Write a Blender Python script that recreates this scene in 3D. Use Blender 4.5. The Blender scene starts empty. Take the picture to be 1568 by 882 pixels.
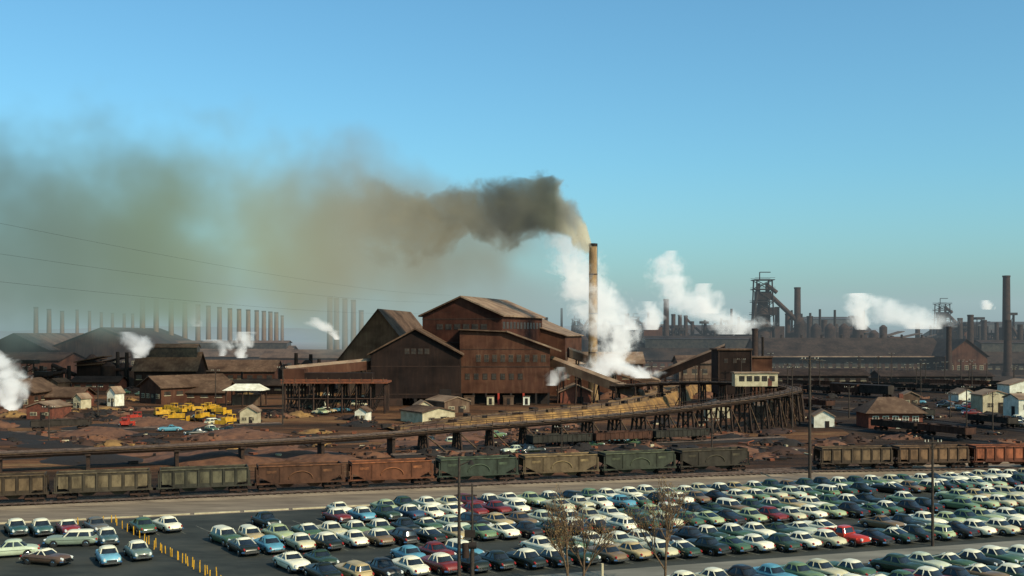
import bpy, bmesh, math, random
from mathutils import Vector, Matrix, noise
R=random.Random(7)
F=1681.0; H=22.0; HY=510.0
def GD(py): return H*F/(py-HY)
def X(px,d): return (px-784)/F*d
def Z(py,d): return H-(py-HY)*d/F
def G(px,py):
    d=GD(py); return (X(px,d),d)
scene=bpy.context.scene
# ---------------------------------------------------------------- materials
def M(name,c1,c2=None,scale=1.0,rough=.85,metal=0.0,stretch=(1,1,1),bump=0.0,c3=None,lo=.38,hi=.62,spec=.3,objcol=False,coat=0,detail=6):
    m=bpy.data.materials.new(name); m.use_nodes=True
    nt=m.node_tree; N=nt.nodes; L=nt.links
    p=N['Principled BSDF']; p.inputs['Roughness'].default_value=rough; p.inputs['Metallic'].default_value=metal
    p.inputs['Specular IOR Level'].default_value=spec
    p.inputs['Coat Weight'].default_value=coat; p.inputs['Coat Roughness'].default_value=.08
    tc=N.new('ShaderNodeTexCoord'); mp=N.new('ShaderNodeMapping'); mp.inputs['Scale'].default_value=stretch
    nz=N.new('ShaderNodeTexNoise'); nz.inputs['Scale'].default_value=scale; nz.inputs['Detail'].default_value=detail; nz.inputs['Roughness'].default_value=.65
    L.new(tc.outputs['Object'],mp.inputs[0]); L.new(mp.outputs[0],nz.inputs['Vector'])
    if c2 is None: c2=tuple(x*.7 for x in c1)
    r=N.new('ShaderNodeValToRGB'); e=r.color_ramp.elements
    e[0].position=lo; e[0].color=(*c2,1); e[1].position=hi; e[1].color=(*c1,1)
    if c3: 
        k=e.new(.5*(lo+hi)); k.color=(*c3,1)
    L.new(nz.outputs['Fac'],r.inputs[0])
    out=r.outputs[0]
    if objcol:
        oi=N.new('ShaderNodeObjectInfo'); mx=N.new('ShaderNodeMix'); mx.data_type='RGBA'; mx.blend_type='MULTIPLY'; mx.inputs[0].default_value=1
        L.new(oi.outputs['Color'],mx.inputs[6]); L.new(out,mx.inputs[7]); out=mx.outputs[2]
    L.new(out,p.inputs['Base Color'])
    if bump:
        b=N.new('ShaderNodeBump'); b.inputs['Strength'].default_value=bump; b.inputs['Distance'].default_value=.1
        L.new(nz.outputs['Fac'],b.inputs['Height']); L.new(b.outputs[0],p.inputs['Normal'])
    return m
def siding(name,c1,c2,dirt):
    m=M(name,c1,c2,scale=.25,stretch=(1,1,.25),lo=.35,hi=.65,rough=.85,spec=.15)
    nt=m.node_tree;N=nt.nodes;L=nt.links;p=N['Principled BSDF']
    tc=N.new('ShaderNodeTexCoord'); 
    def streak(st,sc,lo,hi,colr,blend='MIX'):
        mp=N.new('ShaderNodeMapping'); mp.inputs['Scale'].default_value=st
        nz=N.new('ShaderNodeTexNoise'); nz.inputs['Scale'].default_value=sc; nz.inputs['Detail'].default_value=5
        L.new(tc.outputs['Object'],mp.inputs[0]); L.new(mp.outputs[0],nz.inputs[0])
        r=N.new('ShaderNodeMapRange'); r.inputs[1].default_value=lo; r.inputs[2].default_value=hi; L.new(nz.outputs[0],r.inputs[0])
        mx=N.new('ShaderNodeMix'); mx.data_type='RGBA'; mx.blend_type=blend; mx.inputs[7].default_value=(*colr,1)
        L.new(r.outputs[0],mx.inputs[0]); src=p.inputs['Base Color'].links[0].from_socket
        L.new(src,mx.inputs[6]); L.new(mx.outputs[2],p.inputs['Base Color'])
    streak((1.0,1.0,.22),1.0,.5,.8,dirt)
    streak((.12,.12,.2),1.0,.45,.7,(.4,.36,.34),'MULTIPLY')
    return m
brown=siding('brown_steel_siding',(.062,.021,.013),(.038,.014,.009),(.075,.03,.018))
brown2=siding('rusty_siding',(.09,.037,.021),(.055,.022,.014),(.11,.053,.031))
darksid=siding('dark_siding',(.022,.012,.009),(.013,.008,.007),(.03,.016,.012))
greysid=siding('grey_siding',(.14,.085,.055),(.09,.052,.035),(.16,.11,.07))
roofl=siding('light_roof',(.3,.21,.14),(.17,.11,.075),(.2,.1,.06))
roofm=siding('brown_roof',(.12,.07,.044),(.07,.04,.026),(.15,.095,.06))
roofd=siding('dark_roof',(.042,.025,.018),(.022,.014,.01),(.06,.037,.025))
redbr=M('red_brick',(.17,.05,.028),(.085,.028,.018),scale=1.2)
white=M('white_paint',(.75,.71,.58),(.5,.46,.35),scale=.6)
cream=M('cream_paint',(.5,.42,.27),(.32,.26,.16),scale=.6)
glass=M('dark_glass',(.02,.025,.03),(.01,.012,.014),rough=.15,spec=.6)
wglass=M('dusty_window',(.05,.038,.028),(.016,.013,.011),scale=.7,rough=.4)
wood=M('dark_timber',(.04,.02,.012),(.016,.009,.006),scale=2)
wood2=M('weathered_timber',(.10,.058,.03),(.04,.022,.013),scale=2)
steel=M('dark_steel',(.02,.013,.01),(.01,.007,.006),scale=.5)
steel2=M('rust_steel',(.046,.022,.014),(.02,.011,.008),scale=.4)
brickst=M('stack_brick',(.36,.22,.1),(.2,.12,.06),scale=.6,stretch=(1,1,.3))
brickst2=M('far_stack_brick',(.17,.1,.06),(.09,.055,.036),scale=.3,stretch=(1,1,.3))
rail=M('rail_steel',(.16,.11,.09),(.08,.05,.04),rough=.5,metal=.5)
coal=M('coal',(.022,.016,.013),(.01,.008,.007),scale=4,bump=.5)
yellow=M('yellow_paint',(.6,.32,.02),(.4,.2,.015),scale=1.5,rough=.5)
redp=M('red_paint',(.4,.04,.02),(.25,.025,.015),scale=1.5,rough=.5)
ochre=M('ochre_soil',(.27,.145,.045),(.1,.052,.022),scale=.35,bump=.3)
post=M('pole_wood',(.05,.035,.025),(.025,.018,.014),scale=3)
orange=M('oxide_red',(.2,.06,.026),(.1,.034,.018),scale=1)
# ---------------------------------------------------------------- mesh builder
class B:
    def __init__(s): s.v=[];s.f=[];s.m=[];s.mats=[];s.sm=[]
    def mi(s,m):
        if m not in s.mats: s.mats.append(m)
        return s.mats.index(m)
    def add(s,vs,fs,m,smooth=False):
        o=len(s.v); s.v+= [tuple(v) for v in vs]; k=s.mi(m)
        for f in fs: s.f.append(tuple(i+o for i in f)); s.m.append(k); s.sm.append(smooth)
    def box(s,c,d,m,rot=0):
        x,y,z=(d[0]/2,d[1]/2,d[2]/2); ca,sa=math.cos(rot),math.sin(rot)
        vs=[]
        for dz in(-z,z):
            for dx,dy in((-x,-y),(x,-y),(x,y),(-x,y)): vs.append((c[0]+dx*ca-dy*sa,c[1]+dx*sa+dy*ca,c[2]+dz))
        s.add(vs,[(3,2,1,0),(4,5,6,7),(0,1,5,4),(1,2,6,5),(2,3,7,6),(3,0,4,7)],m)
    def cyl(s,p1,p2,r1,r2,m,n=10,cap=True,smooth=True):
        p1=Vector(p1);p2=Vector(p2);d=(p2-p1)
        if d.length<1e-6:return
        d.normalize(); a=d.orthogonal().normalized(); b=d.cross(a)
        vs=[]
        for p,r in((p1,r1),(p2,r2)):
            for i in range(n):
                t=2*math.pi*(i+.5)/n; vs.append(p+a*math.cos(t)*r+b*math.sin(t)*r)
        s.add(vs,[(i,(i+1)%n,n+(i+1)%n,n+i) for i in range(n)],m,smooth)
        if cap: s.add(vs,[tuple(range(n-1,-1,-1)),tuple(range(n,2*n))],m)
    def beam(s,p1,p2,w,m): s.cyl(p1,p2,w*.7,w*.7,m,n=4,smooth=False)
    def prism(s,poly,y0,y1,m,roofm=None,over=0):
        n=len(poly); vs=[(x,y0,z) for x,z in poly]+[(x,y1,z) for x,z in poly]
        s.add(vs,[tuple(range(n)),tuple(range(2*n-1,n-1,-1))]+[((i+1)%n,i,n+i,n+(i+1)%n) for i in range(n)],m)
    def slab(s,a,b,y0,y1,t,m):
        ax,az=a;bx,bz=b
        s.prism([(ax,az),(bx,bz),(bx,bz+t),(ax,az+t)],y0,y1,m)
    def obj(s,name,loc=(0,0,0),rot=0,mesh=False,fix=False):
        me=bpy.data.meshes.new(name); me.from_pydata(s.v,[],s.f)
        for m in s.mats: me.materials.append(m)
        me.polygons.foreach_set('material_index',s.m); me.polygons.foreach_set('use_smooth',s.sm); me.update()
        if fix:
            bm=bmesh.new(); bm.from_mesh(me); bmesh.ops.remove_doubles(bm,verts=bm.verts,dist=.001); bmesh.ops.recalc_face_normals(bm,faces=bm.faces)
            if bm.calc_volume(signed=True)<0: bmesh.ops.reverse_faces(bm,faces=bm.faces)
            bm.to_mesh(me); bm.free()
        if mesh: return me
        return inst(me,name,loc,rot)
def inst(me,name,loc=(0,0,0),rot=0,scale=1,color=None):
    o=bpy.data.objects.new(name,me); scene.collection.objects.link(o)
    o.location=loc; o.rotation_euler=(0,0,rot); o.scale=(scale,)*3 if not isinstance(scale,tuple) else scale
    if color: o.color=(*color,1)
    return o
# ---------------------------------------------------------------- ground
def ground_mat(name,base,bright=1.0):
    m=bpy.data.materials.new(name); m.use_nodes=True; nt=m.node_tree;N=nt.nodes;L=nt.links;p=N['Principled BSDF']
    p.inputs['Roughness'].default_value=.95; p.inputs['Specular IOR Level'].default_value=.1
    tc=N.new('ShaderNodeTexCoord')
    def nz(sc,st=(1,1,1),det=6):
        mp=N.new('ShaderNodeMapping'); mp.inputs['Scale'].default_value=st; mp.inputs['Rotation'].default_value=(0,0,-.3)
        n=N.new('ShaderNodeTexNoise'); n.inputs['Scale'].default_value=sc; n.inputs['Detail'].default_value=det; n.inputs['Roughness'].default_value=.7
        L.new(tc.outputs['Object'],mp.inputs[0]); L.new(mp.outputs[0],n.inputs[0]); return n.outputs[0]
    def ramp(src,els):
        r=N.new('ShaderNodeValToRGB'); e=r.color_ramp.elements
        e[0].position=els[0][0]; e[0].color=(*els[0][1],1); e[1].position=els[-1][0]; e[1].color=(*els[-1][1],1)
        for q,c in els[1:-1]: k=e.new(q); k.color=(*c,1)
        L.new(src,r.inputs[0]); return r.outputs[0]
    a=ramp(nz(.03,(.35,1.6,1)),base)
    b=ramp(nz(.4,(.5,2,1)),[(.3,(.25,.25,.25)),(.5,(.8,.8,.8)),(.7,(1.5,1.4,1.25))])
    mx=N.new('ShaderNodeMix');mx.data_type='RGBA';mx.blend_type='MULTIPLY';mx.inputs[0].default_value=.95
    L.new(a,mx.inputs[6]);L.new(b,mx.inputs[7]); L.new(mx.outputs[2],p.inputs['Base Color'])
    bp=N.new('ShaderNodeBump'); bp.inputs['Distance'].default_value=.8; bp.inputs['Strength'].default_value=.8; L.new(nz(.6),bp.inputs['Height']); L.new(bp.outputs[0],p.inputs['Normal'])
    return m
gm=ground_mat('yard_earth',[(.35,(.022,.014,.01)),(.46,(.06,.032,.019)),(.53,(.13,.058,.029)),(.59,(.17,.085,.04)),(.68,(.29,.175,.08))])
gm2=ground_mat('cinder_ground',[(.35,(.02,.014,.011)),(.5,(.04,.025,.017)),(.6,(.07,.042,.026)),(.7,(.14,.085,.05))])
b=B(); b.add([(-6000,-300,0),(6000,-300,0),(6000,9000,0),(-6000,9000,0)],[(0,1,2,3)],gm); b.obj('ground')
T=math.tan(math.radians(18)); ca,sa=math.cos(math.radians(18)),math.sin(math.radians(18))
def sheet(name,pts,z,m):
    b=B(); b.add([(x,y,z) for x,y in pts],[tuple(range(len(pts)))],m); return b.obj(name)
asph=M('asphalt',(.042,.042,.033),(.018,.02,.016),scale=.25,rough=.9,c3=(.029,.031,.025),stretch=(.6,1.4,1))
grav=M('gravel',(.25,.19,.13),(.09,.066,.048),scale=.5,rough=.95,stretch=(.25,1.5,1),lo=.3,hi=.7)
def row_y(ic,x): return ic+T*(x+23)
def band(name,i0,i1,x0,x1,z,m): return sheet(name,[(x0,row_y(i0,x0)),(x1,row_y(i0,x1)),(x1,row_y(i1,x1)),(x0,row_y(i1,x0))],z,m)
sheet('cinder_yard',[(70,212),(400,300),(900,700),(150,560),(100,400),(82,300)],.004,gm2)
band('parking_lot',40,137.5,-120,220,.004,asph)
band('gravel_road',137.5,150,-120,220,.008,grav)
band('access_road',86.5,91.5,-60,200,.008,M('concrete_road',(.2,.18,.14),(.12,.11,.085),scale=.3,stretch=(.3,1,1)))
b=B()
for i in range(60):
    x=-120+i*5.6
    b.box((x,row_y(138.3,x),.08),(5.4,.3,.16),cream,math.radians(18))
b.obj('kerb')
line=M('faded_line',(.22,.21,.16),(.06,.06,.05),scale=1.5,lo=.35,hi=.6)
# ---------------------------------------------------------------- cars
paint=M('car_paint',(1,1,1),(.85,.84,.8),scale=1,rough=.34,objcol=True,coat=.2,spec=.35)
roofp=paint.copy(); roofp.name='car_roof_paint'
nt=roofp.node_tree;N=nt.nodes;L=nt.links
oi=N.new('ShaderNodeObjectInfo');mt=N.new('ShaderNodeMath');mt.operation='GREATER_THAN';mt.inputs[1].default_value=.62
mx=N.new('ShaderNodeMix');mx.data_type='RGBA';mx.inputs[7].default_value=(.66,.61,.44,1)
L.new(oi.outputs['Random'],mt.inputs[0]);L.new(mt.outputs[0],mx.inputs[0]);src=N['Principled BSDF'].inputs['Base Color'].links[0].from_socket
L.new(src,mx.inputs[6]);L.new(mx.outputs[2],N['Principled BSDF'].inputs['Base Color'])
chrome=M('chrome',(.6,.6,.6),(.5,.5,.5),rough=.12,metal=1)
tyre=M('tyre',(.02,.02,.02),(.012,.012,.012)); redl=M('tail_light',(.35,.02,.02)); lamp=M('headlight',(.7,.7,.65),rough=.1)
dark=M('underbody',(.012,.012,.012))
def loft(b,rings,m,closed_ends=True,smooth=True,close=True):
    n=len(rings[0]); vs=[p for r in rings for p in r]; fs=[]
    for i in range(len(rings)-1):
        for j in range(n if close else n-1):
            k=(j+1)%n; fs.append((i*n+j,i*n+k,(i+1)*n+k,(i+1)*n+j))
    b.add(vs,fs,m,smooth)
    if closed_ends: b.add(vs,[tuple(range(n-1,-1,-1)),tuple((len(rings)-1)*n+j for j in range(n))],m)
def rrect(x0,x1,w,z,n=4,rf=.35,rr=.35,ry=.3):
    pts=[]; 
    for cx,cy,a0,r in((x1-rf,w-ry,0,rf),(x0+rr,w-ry,90,rr),(x0+rr,-w+ry,180,rr),(x1-rf,-w+ry,270,rf)):
        for i in range(n+1):
            a=math.radians(a0+90*i/n); pts.append((cx+r*math.cos(a),cy+ry*math.sin(a),z))
    return pts
def car(kind):
    b=B()
    fin=.1 if kind=='fin' else 0
    # rounded 1950s body: bulbous fenders, crowned bonnet higher than the fenders, sloping boot
    st=[(-2.6,.55,.62,.48,0),(-2.54,.74,.78,.4,.0),(-2.35,.86,.9+fin,.34,.0),(-2.0,.93,.98+fin,.3,.0),(-1.5,.96,1.03+fin*.5,.27,.03),(-.9,.955,1.03,.25,.0),(.2,.955,1.03,.25,.0),(.95,.96,1.03,.25,.03),(1.5,.965,1.02,.27,.09),(2.0,.94,.98,.3,.1),(2.32,.87,.92,.34,.07),(2.5,.76,.82,.4,.04),(2.56,.6,.68,.48,0)]
    rings=[]
    for x,w,zt,zb,hd in st:
        zm=(zt+zb)/2
        half=[(w*.84,zb),(w*.96,zb+.07),(w*1.0,zm-.05),(w*1.0,zm+.1),(w*.97,zt-.13),(w*.9,zt-.045),(w*.78,zt-.02),(w*.6,zt-.02+hd*.5),(w*.32,zt+hd),(0,zt+hd*1.15)]
        rings.append([(x,y,z) for y,z in half]+[(x,-y,z) for y,z in half[-2::-1]])
    loft(b,rings,paint)
    if kind=='wagon': lo=(-2.25,.95);up=(-2.05,.4)
    elif kind=='coupe': lo=(-1.8,.85);up=(-.7,.25)
    elif kind=='fin': lo=(-1.4,.95);up=(-.95,.48)
    else: lo=(-1.6,.95);up=(-1.05,.4)
    zr=1.62 if kind!='coupe' else 1.54
    r0=rrect(lo[0],lo[1],.82,.98,rf=.5,rr=.5); r1=rrect(up[0],up[1],.64,zr-.17,rf=.42,rr=.42); r2=rrect(up[0]-.03,up[1]+.04,.66,zr-.15,rf=.43,rr=.43)
    r3=rrect(up[0]+.06,up[1]-.06,.58,zr-.06,rf=.4,rr=.4); r3b=rrect(up[0]+.2,up[1]-.18,.46,zr,rf=.35,rr=.35); r4=rrect(up[0]+.42,up[1]-.38,.28,zr+.03,rf=.2,rr=.2,ry=.2)
    rl=rrect(lo[0]-.07,lo[1]+.07,.87,.96,rf=.52,rr=.52); rl2=rrect(lo[0]+.02,lo[1]-.02,.81,1.05,rf=.5,rr=.5)
    loft(b,[r0,r1],glass,False); loft(b,[r2,r3,r3b,r4],roofp,False); b.add(r4,[tuple(range(len(r4)))],roofp,True)
    loft(b,[rl,rl2],paint,False)
    for sy in(1,-1):
        for (xa,xb) in ((lo[1]-.3,up[1]-.2),(lo[0]+.36,up[0]+.3),((lo[0]+lo[1])/2,(up[0]+up[1])/2)):
            b.beam((xa,.80*sy,1.0),(xb,.645*sy,zr-.14),.085,roofp)
        b.box((0,.965*sy,.74),(3.9,.02,.035),chrome)
        for wx in(-1.55,1.6):
            b.cyl((wx,.78*sy,.34),(wx,.968*sy,.34),.39,.39,dark,14)  # dark disc paints in the shade of the wheel well
            b.cyl((wx,.8*sy,.34),(wx,.985*sy,.34),.33,.32,tyre,14)
            b.cyl((wx,.985*sy,.34),(wx,1.0*sy,.34),.19,.16,chrome,10)
        b.cyl((2.3,.66*sy,.76),(2.58,.66*sy,.74),.14,.12,lamp,10)
        b.cyl((-2.62,.7*sy,.72),(-2.45,.7*sy,.76),.08,.11,redl,8)
    for sx in(1,-1):
        xx=2.66 if sx>0 else -2.7
        b.box((xx,0,.46),(.1,1.4,.17),chrome)
        for e in(1,-1): b.beam((xx,.68*e,.46),(xx-.25*sx,.9*e,.46),.14,chrome); b.box((xx+.05*sx,.4*e,.5),(.06,.1,.28),chrome)
    b.box((2.57,0,.64),(.06,.9,.18),dark); b.box((2.6,0,.68),(.06,.94,.04),chrome); b.box((2.6,0,.6),(.06,.94,.04),chrome)
    b.box((0,0,.3),(4.6,1.5,.16),dark)
    return b.obj('car_'+kind,mesh=True)
def pickup():
    b=B()
    rings=[]
    for x,w,zt,zb in [(.5,.9,1.05,.35),(1.6,.88,1.05,.35),(2.3,.8,1.0,.4),(2.5,.68,.85,.45)]:
        half=[(w*.9,zb),(w,zb+.1),(w,zt-.25),(w*.8,zt-.05),(w*.4,zt+.05),(0,zt+.08)]
        rings.append([(x,y,z) for y,z in half]+[(x,-y,z) for y,z in half[-2::-1]])
    loft(b,rings,paint)
    b.box((-.1,0,.75),(1.3,1.8,.8),paint)
    r0=rrect(-.7,.55,.86,1.15);r1=rrect(-.6,.35,.74,1.62);r2=rrect(-.63,.4,.76,1.64);r3=rrect(-.5,.25,.6,1.76)
    loft(b,[r0,r1],glass,False);loft(b,[r2,r3],paint,False);b.add(r3,[tuple(range(len(r3)))],paint)
    for s in(1,-1):
        b.box((-1.75,.82*s,.9),(1.9,.08,.5),paint)
        for wx in(-1.7,1.6):
            b.cyl((wx,.75*s,.38),(wx,.98*s,.38),.38,.37,tyre,14); b.cyl((wx,.98*s,.38),(wx,1.0*s,.38),.18,.15,chrome,10)
            b.box((wx,.84*s,.83),(.95,.26,.16),paint)
        b.beam((.45,.84*s,1.1),(.3,.74*s,1.64),.08,paint); b.beam((-.65,.84*s,1.1),(-.6,.74*s,1.64),.12,paint)
        b.cyl((2.4,.62*s,.8),(2.56,.62*s,.78),.13,.12,lamp,10)
    b.box((-2.7,0,.9),(.08,1.7,.5),paint); b.box((-1.75,0,.68),(1.9,1.6,.06),dark); b.box((2.62,0,.5),(.1,1.8,.16),chrome); b.box((-.4,0,.45),(4.4,1.0,.14),dark)
    return b.obj('pickup',mesh=True)
cm={k:car(k) for k in('sedan','coupe','wagon','fin')}; pk=pickup()
cols=[((.014,.017,.009),12),((.028,.05,.026),10),((.055,.1,.05),8),((.13,.19,.09),6),((.5,.45,.28),9),((.8,.73,.52),13),((.34,.38,.2),6),((.03,.06,.1),2),((.09,.25,.32),3),((.15,.018,.013),4),((.02,.017,.013),9),((.42,.31,.15),5),((.17,.11,.055),4),((.46,.48,.34),4)]
def rc(): return R.choices([c for c,_ in cols],[w for _,w in cols])[0]
def park(x,y,a,kind=None,color=None):
    k=kind or R.choices(['sedan','coupe','wagon','fin'],[6,3,1,3])[0]
    s=R.uniform(.95,1.04)
    inst(cm[k],'parked_car',(x+R.uniform(-.2,.2),y+R.uniform(-.5,.5),.006),math.radians(a+R.uniform(-4,4)),s,color or rc())
rows=[(133,-21,112,305),(127,-41,112,125),(117.5,-30,100,305),(111.5,-27,100,125),(102,-20.5,90,305),(96,-17,90,125),(82,15,75,305),(76,5,75,125),(66,5,60,305)]
lb=B()
for ic,x0,x1,a in rows:
    x=x0
    while x<x1:
        y=row_y(ic,x)
        skip=R.random()<.04
        if ic==127 and -36<x<-30.5: skip=True
        if ic==127 and -26<x<-22: skip=True
        if ic==96 and 34<x<37.2:
            inst(pk,'parked_pickup_truck',(x,y,.006),math.radians(a+180),1.05,(.42,.035,.02)); skip=True
        if not skip: park(x,y,a+(180 if R.random()<.15 else 0))
        an=math.radians(a); dx,dy=math.cos(an),math.sin(an); ex=x+1.25*ca; ey=y+1.25*sa
        lb.add([(ex-dx*2.6-.05,ey-dy*2.6,.009),(ex-dx*2.6+.05,ey-dy*2.6,.009),(ex+dx*2.6+.05,ey+dy*2.6,.009),(ex+dx*2.6-.05,ey+dy*2.6,.009)],[(0,1,2,3)],line)
        x+=2.62*ca*1.04
lb.obj('parking_stall_lines')
for px,py,a,k,c in [(-20,817,305,None,None),(22,818,305,'sedan',(.03,.07,.06)),(60,818,305,'sedan',(.04,.09,.08)),(103,817,305,'coupe',(.2,.02,.02)),(145,815,305,'sedan',(.12,.11,.09)),
   (18,852,200,'sedan',(.45,.5,.35)),(110,836,190,'wagon',(.2,.24,.18)),(75,862,340,'coupe',(.1,.06,.04)),(165,862,300,'fin',(.15,.36,.45)),(212,855,300,'sedan',(.12,.16,.13)),
   (-30,870,300,None,None),(165,832,300,'sedan',(.05,.09,.09))]:
    x,y=G(px,py); park(x,y,a,k,c)
# ---------------------------------------------------------------- bollards
b=B()
for (xa,ya,xb,yb,n) in [(170,800,348,900,22),(120,803,176,800,4),(225,836,330,884,10)]:
    for i in range(n):
        t=i/(n-1); x,y=G(xa+(xb-xa)*t,ya+(yb-ya)*t); x+=R.uniform(-.1,.1); b.cyl((x,y,0),(x+R.uniform(-.05,.05),y,R.uniform(.75,.95)),.06,.05,yellow,8)
x,y=G(922,902); b.cyl((x,y,0),(x,y,2.2),.14,.13,cream,8)
b.obj('yellow_bollards')
# ---------------------------------------------------------------- tracks & hoppers
def track(name,pts,n_tie=True):
    b=B()
    for i in range(len(pts)-1):
        a=Vector((*pts[i],0));c=Vector((*pts[i+1],0)); d=(c-a); ln=d.length; d.normalize(); nrm=Vector((-d.y,d.x,0)); ang=math.atan2(d.y,d.x)
        vs=[a+nrm*2,a-nrm*2,c-nrm*2,c+nrm*2]; up=Vector((0,0,.25)); 
        vt=[a+nrm*1.5+up,a-nrm*1.5+up,c-nrm*1.5+up,c+nrm*1.5+up]
        b.add(vs+vt,[(4,5,6,7),(0,1,5,4),(2,3,7,6),(1,2,6,5),(3,0,4,7)],grav if n_tie else coal)
        for s in(.75,-.75): b.box(tuple((a+c)/2+nrm*s+Vector((0,0,.45))),(ln,.09,.16),rail,ang)
        if n_tie:
            for k in range(int(ln/.9)): b.box(tuple(a+d*(k*.9)+Vector((0,0,.3))),(.25,2.5,.14),wood,ang)
    return b.obj(name)
hp=M('hopper_paint',(1.1,1.0,.9),(.35,.28,.22),scale=.8,objcol=True,lo=.32,hi=.6,stretch=(1,1,.5))
hpr=M('hopper_rib',(3.0,2.6,2.0),(.8,.66,.5),scale=.6,objcol=True,lo=.38,hi=.6,stretch=(1,1,.5))
hp2=M('hopper_herald',(2.4,2.2,1.7),(.6,.5,.4),scale=1.5,objcol=True,lo=.35,hi=.65)
def wheelset(b,x):
    for dx in(-.85,.85):
        for s in(.75,-.75): b.cyl((x+dx,s-.07,.45),(x+dx,s+.07,.45),.43,.43,steel,12)
    for s in(1,-1): b.box((x,.98*s,.5),(2.3,.14,.28),steel2); b.box((x,.98*s,.5),(.5,.2,.5),steel2)
    b.box((x,0,.6),(.4,2.0,.2),steel)
def hopper(ribbed):
    b=B(); L2=5.6; W=1.5; zt=3.45; zs=1.15
    for s in(1,-1):
        y0=W*s
        b.add([(-L2,y0,zt),(-L2,y0,2.1),(-3.7,y0,zs),(3.7,y0,zs),(L2,y0,2.1),(L2,y0,zt)],[(0,1,2,3,4,5) if s<0 else (5,4,3,2,1,0)],hp)
        b.add([(-L2,y0-.08*s,zt),(-L2,y0-.08*s,2.1),(-3.7,y0-.08*s,zs),(3.7,y0-.08*s,zs),(L2,y0-.08*s,2.1),(L2,y0-.08*s,zt)],[(5,4,3,2,1,0) if s<0 else (0,1,2,3,4,5)],hp)
        b.box((0,y0+.03*s,zt+.04),(2*L2+.1,.18,.12),hpr); b.box((0,y0+.05*s,zs),(2*5.9,.14,.2),hp)
        if ribbed:
            for i in range(8):
                x=-L2+i*2*L2/7
                b.box((x,y0+.075*s,(zt+zs)/2),(.16,.13,zt-zs-.05),hp)
                if i<7:
                    xm=x+L2/7
                    if abs(xm)<4.9 : b.box((xm,y0+.012*s,2.35),(1.15,.02,1.5),hpr)
        else:
            for x in(-L2,-2.8,2.8,L2): b.box((x,y0+.05*s,2.2),(.1,.08,2.1),hp)
            for i in range(12):
                t0=math.pi*i/12;t1=math.pi*(i+1)/12
                b.beam((-1.6*math.cos(t0),y0+.06*s,1.7+1.0*math.sin(t0)),(-1.6*math.cos(t1),y0+.06*s,1.7+1.0*math.sin(t1)),.12,hp2)
            for x in(-3.9,3.6): b.box((x,y0+.01*s,2.7),(1.3,.02,.35),hp2)
        for k in(-1.9,1.9):
            b.add([(k-1.4,y0*.6,zs),(k+1.4,y0*.6,zs),(k+.5,y0*.5,.5),(k-.5,y0*.5,.5)],[(0,3,2,1) if s<0 else (0,1,2,3)],hp)
        for x in(-5.9,5.9): b.box((x*.985,y0*.97,2.1),(.14,.14,2.0),hp); 
    for e in(1,-1):
        b.add([(e*L2,-W,3.2),(e*L2,W,3.2),(e*3.2,W,.9),(e*3.2,-W,.9)],[(0,1,2,3) if e<0 else (3,2,1,0)],hp)
        b.box((e*L2,0,zt),(.12,2*W,.3),hp); b.box((e*5.95,0,1.1),(.25,2.9,.3),hp); b.beam((e*5.9,0,1.1),(e*5.0,0,2.6),.14,hp)
        b.box((e*6.25,0,.9),(.5,.25,.25),steel)
        wheelset(b,e*4.4)
    b.box((0,0,1.05),(11.8,.4,.35),steel)
    vs=[];nx,ny=18,6
    for i in range(nx+1):
        for j in range(ny+1):
            x=-5.4+10.8*i/nx;y=-1.4+2.8*j/ny; vs.append((x,y,2.95+.4*abs(math.sin((i/nx)*math.pi*3))*(1-(y/1.5)**2)+.08*R.random()))
    b.add(vs,[(i*(ny+1)+j,(i+1)*(ny+1)+j,(i+1)*(ny+1)+j+1,i*(ny+1)+j+1) for i in range(nx) for j in range(ny)],coal,True)
    return b.obj('hop',mesh=True)
hopA=hopper(True);hopB=hopper(False)
def gondola():
    b=B()
    b.box((0,0,1.1),(12.4,2.9,.2),hp)
    for s in(1,-1):
        b.box((0,1.45*s,1.75),(12.4,.08,1.2),hp)
        for i in range(13): b.box((-6.1+i*1.016,1.52*s,1.72),(.12,.1,1.2),hp)
        b.box((0,1.5*s,2.38),(12.5,.2,.1),hp)
    for e in(1,-1): b.box((6.2*e,0,1.75),(.08,2.8,1.2),hp); wheelset(b,4.6*e)
    for i in range(40): b.box((R.uniform(-5.6,5.6),R.uniform(-1.1,1.1),R.uniform(1.5,2.4)),(R.uniform(.3,1.6),R.uniform(.2,.8),R.uniform(.2,.7)),steel2,R.uniform(0,3))
    return b.obj('gon',mesh=True)
gonM=gondola()
def boxcar():
    b=B()
    b.box((0,0,2.4),(12.2,2.9,2.8),hp)
    b.add([(-6.15,-1.5,3.82),(6.15,-1.5,3.82),(6.15,0,4.15),(-6.15,0,4.15),(-6.15,1.5,3.82),(6.15,1.5,3.82)],[(0,1,2,3),(3,2,5,4),(0,3,4),(1,5,2)],steel)
    for s in(1,-1):
        b.box((0,1.49*s,2.35),(1.9,.08,2.5),hp)
        for i in range(14):
            x=-6+i*.923
            if abs(x)>1.1: b.box((x,1.48*s,2.4),(.1,.07,2.7),hp)
    for e in(1,-1): wheelset(b,4.4*e)
    b.box((0,0,.95),(12,.5,.2),steel)
    return b.obj('boxc',mesh=True)
boxM=boxcar()
def string(me_fn,p0,p1,names,colors,z=.08,pitch=12.9):
    a=Vector((*p0,0));c=Vector((*p1,0));d=(c-a);n=int(d.length/pitch);d.normalize();ang=math.atan2(d.y,d.x)
    for i in range(n):
        me=me_fn(i); p=a+d*(pitch*(i+.5)); inst(me,names(i),(p.x,p.y,z),ang,1,colors(i))
hc=[(.042,.031,.021),(.05,.042,.03),(.034,.034,.026),(.052,.034,.02),(.036,.026,.018),(.045,.042,.03)]
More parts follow.
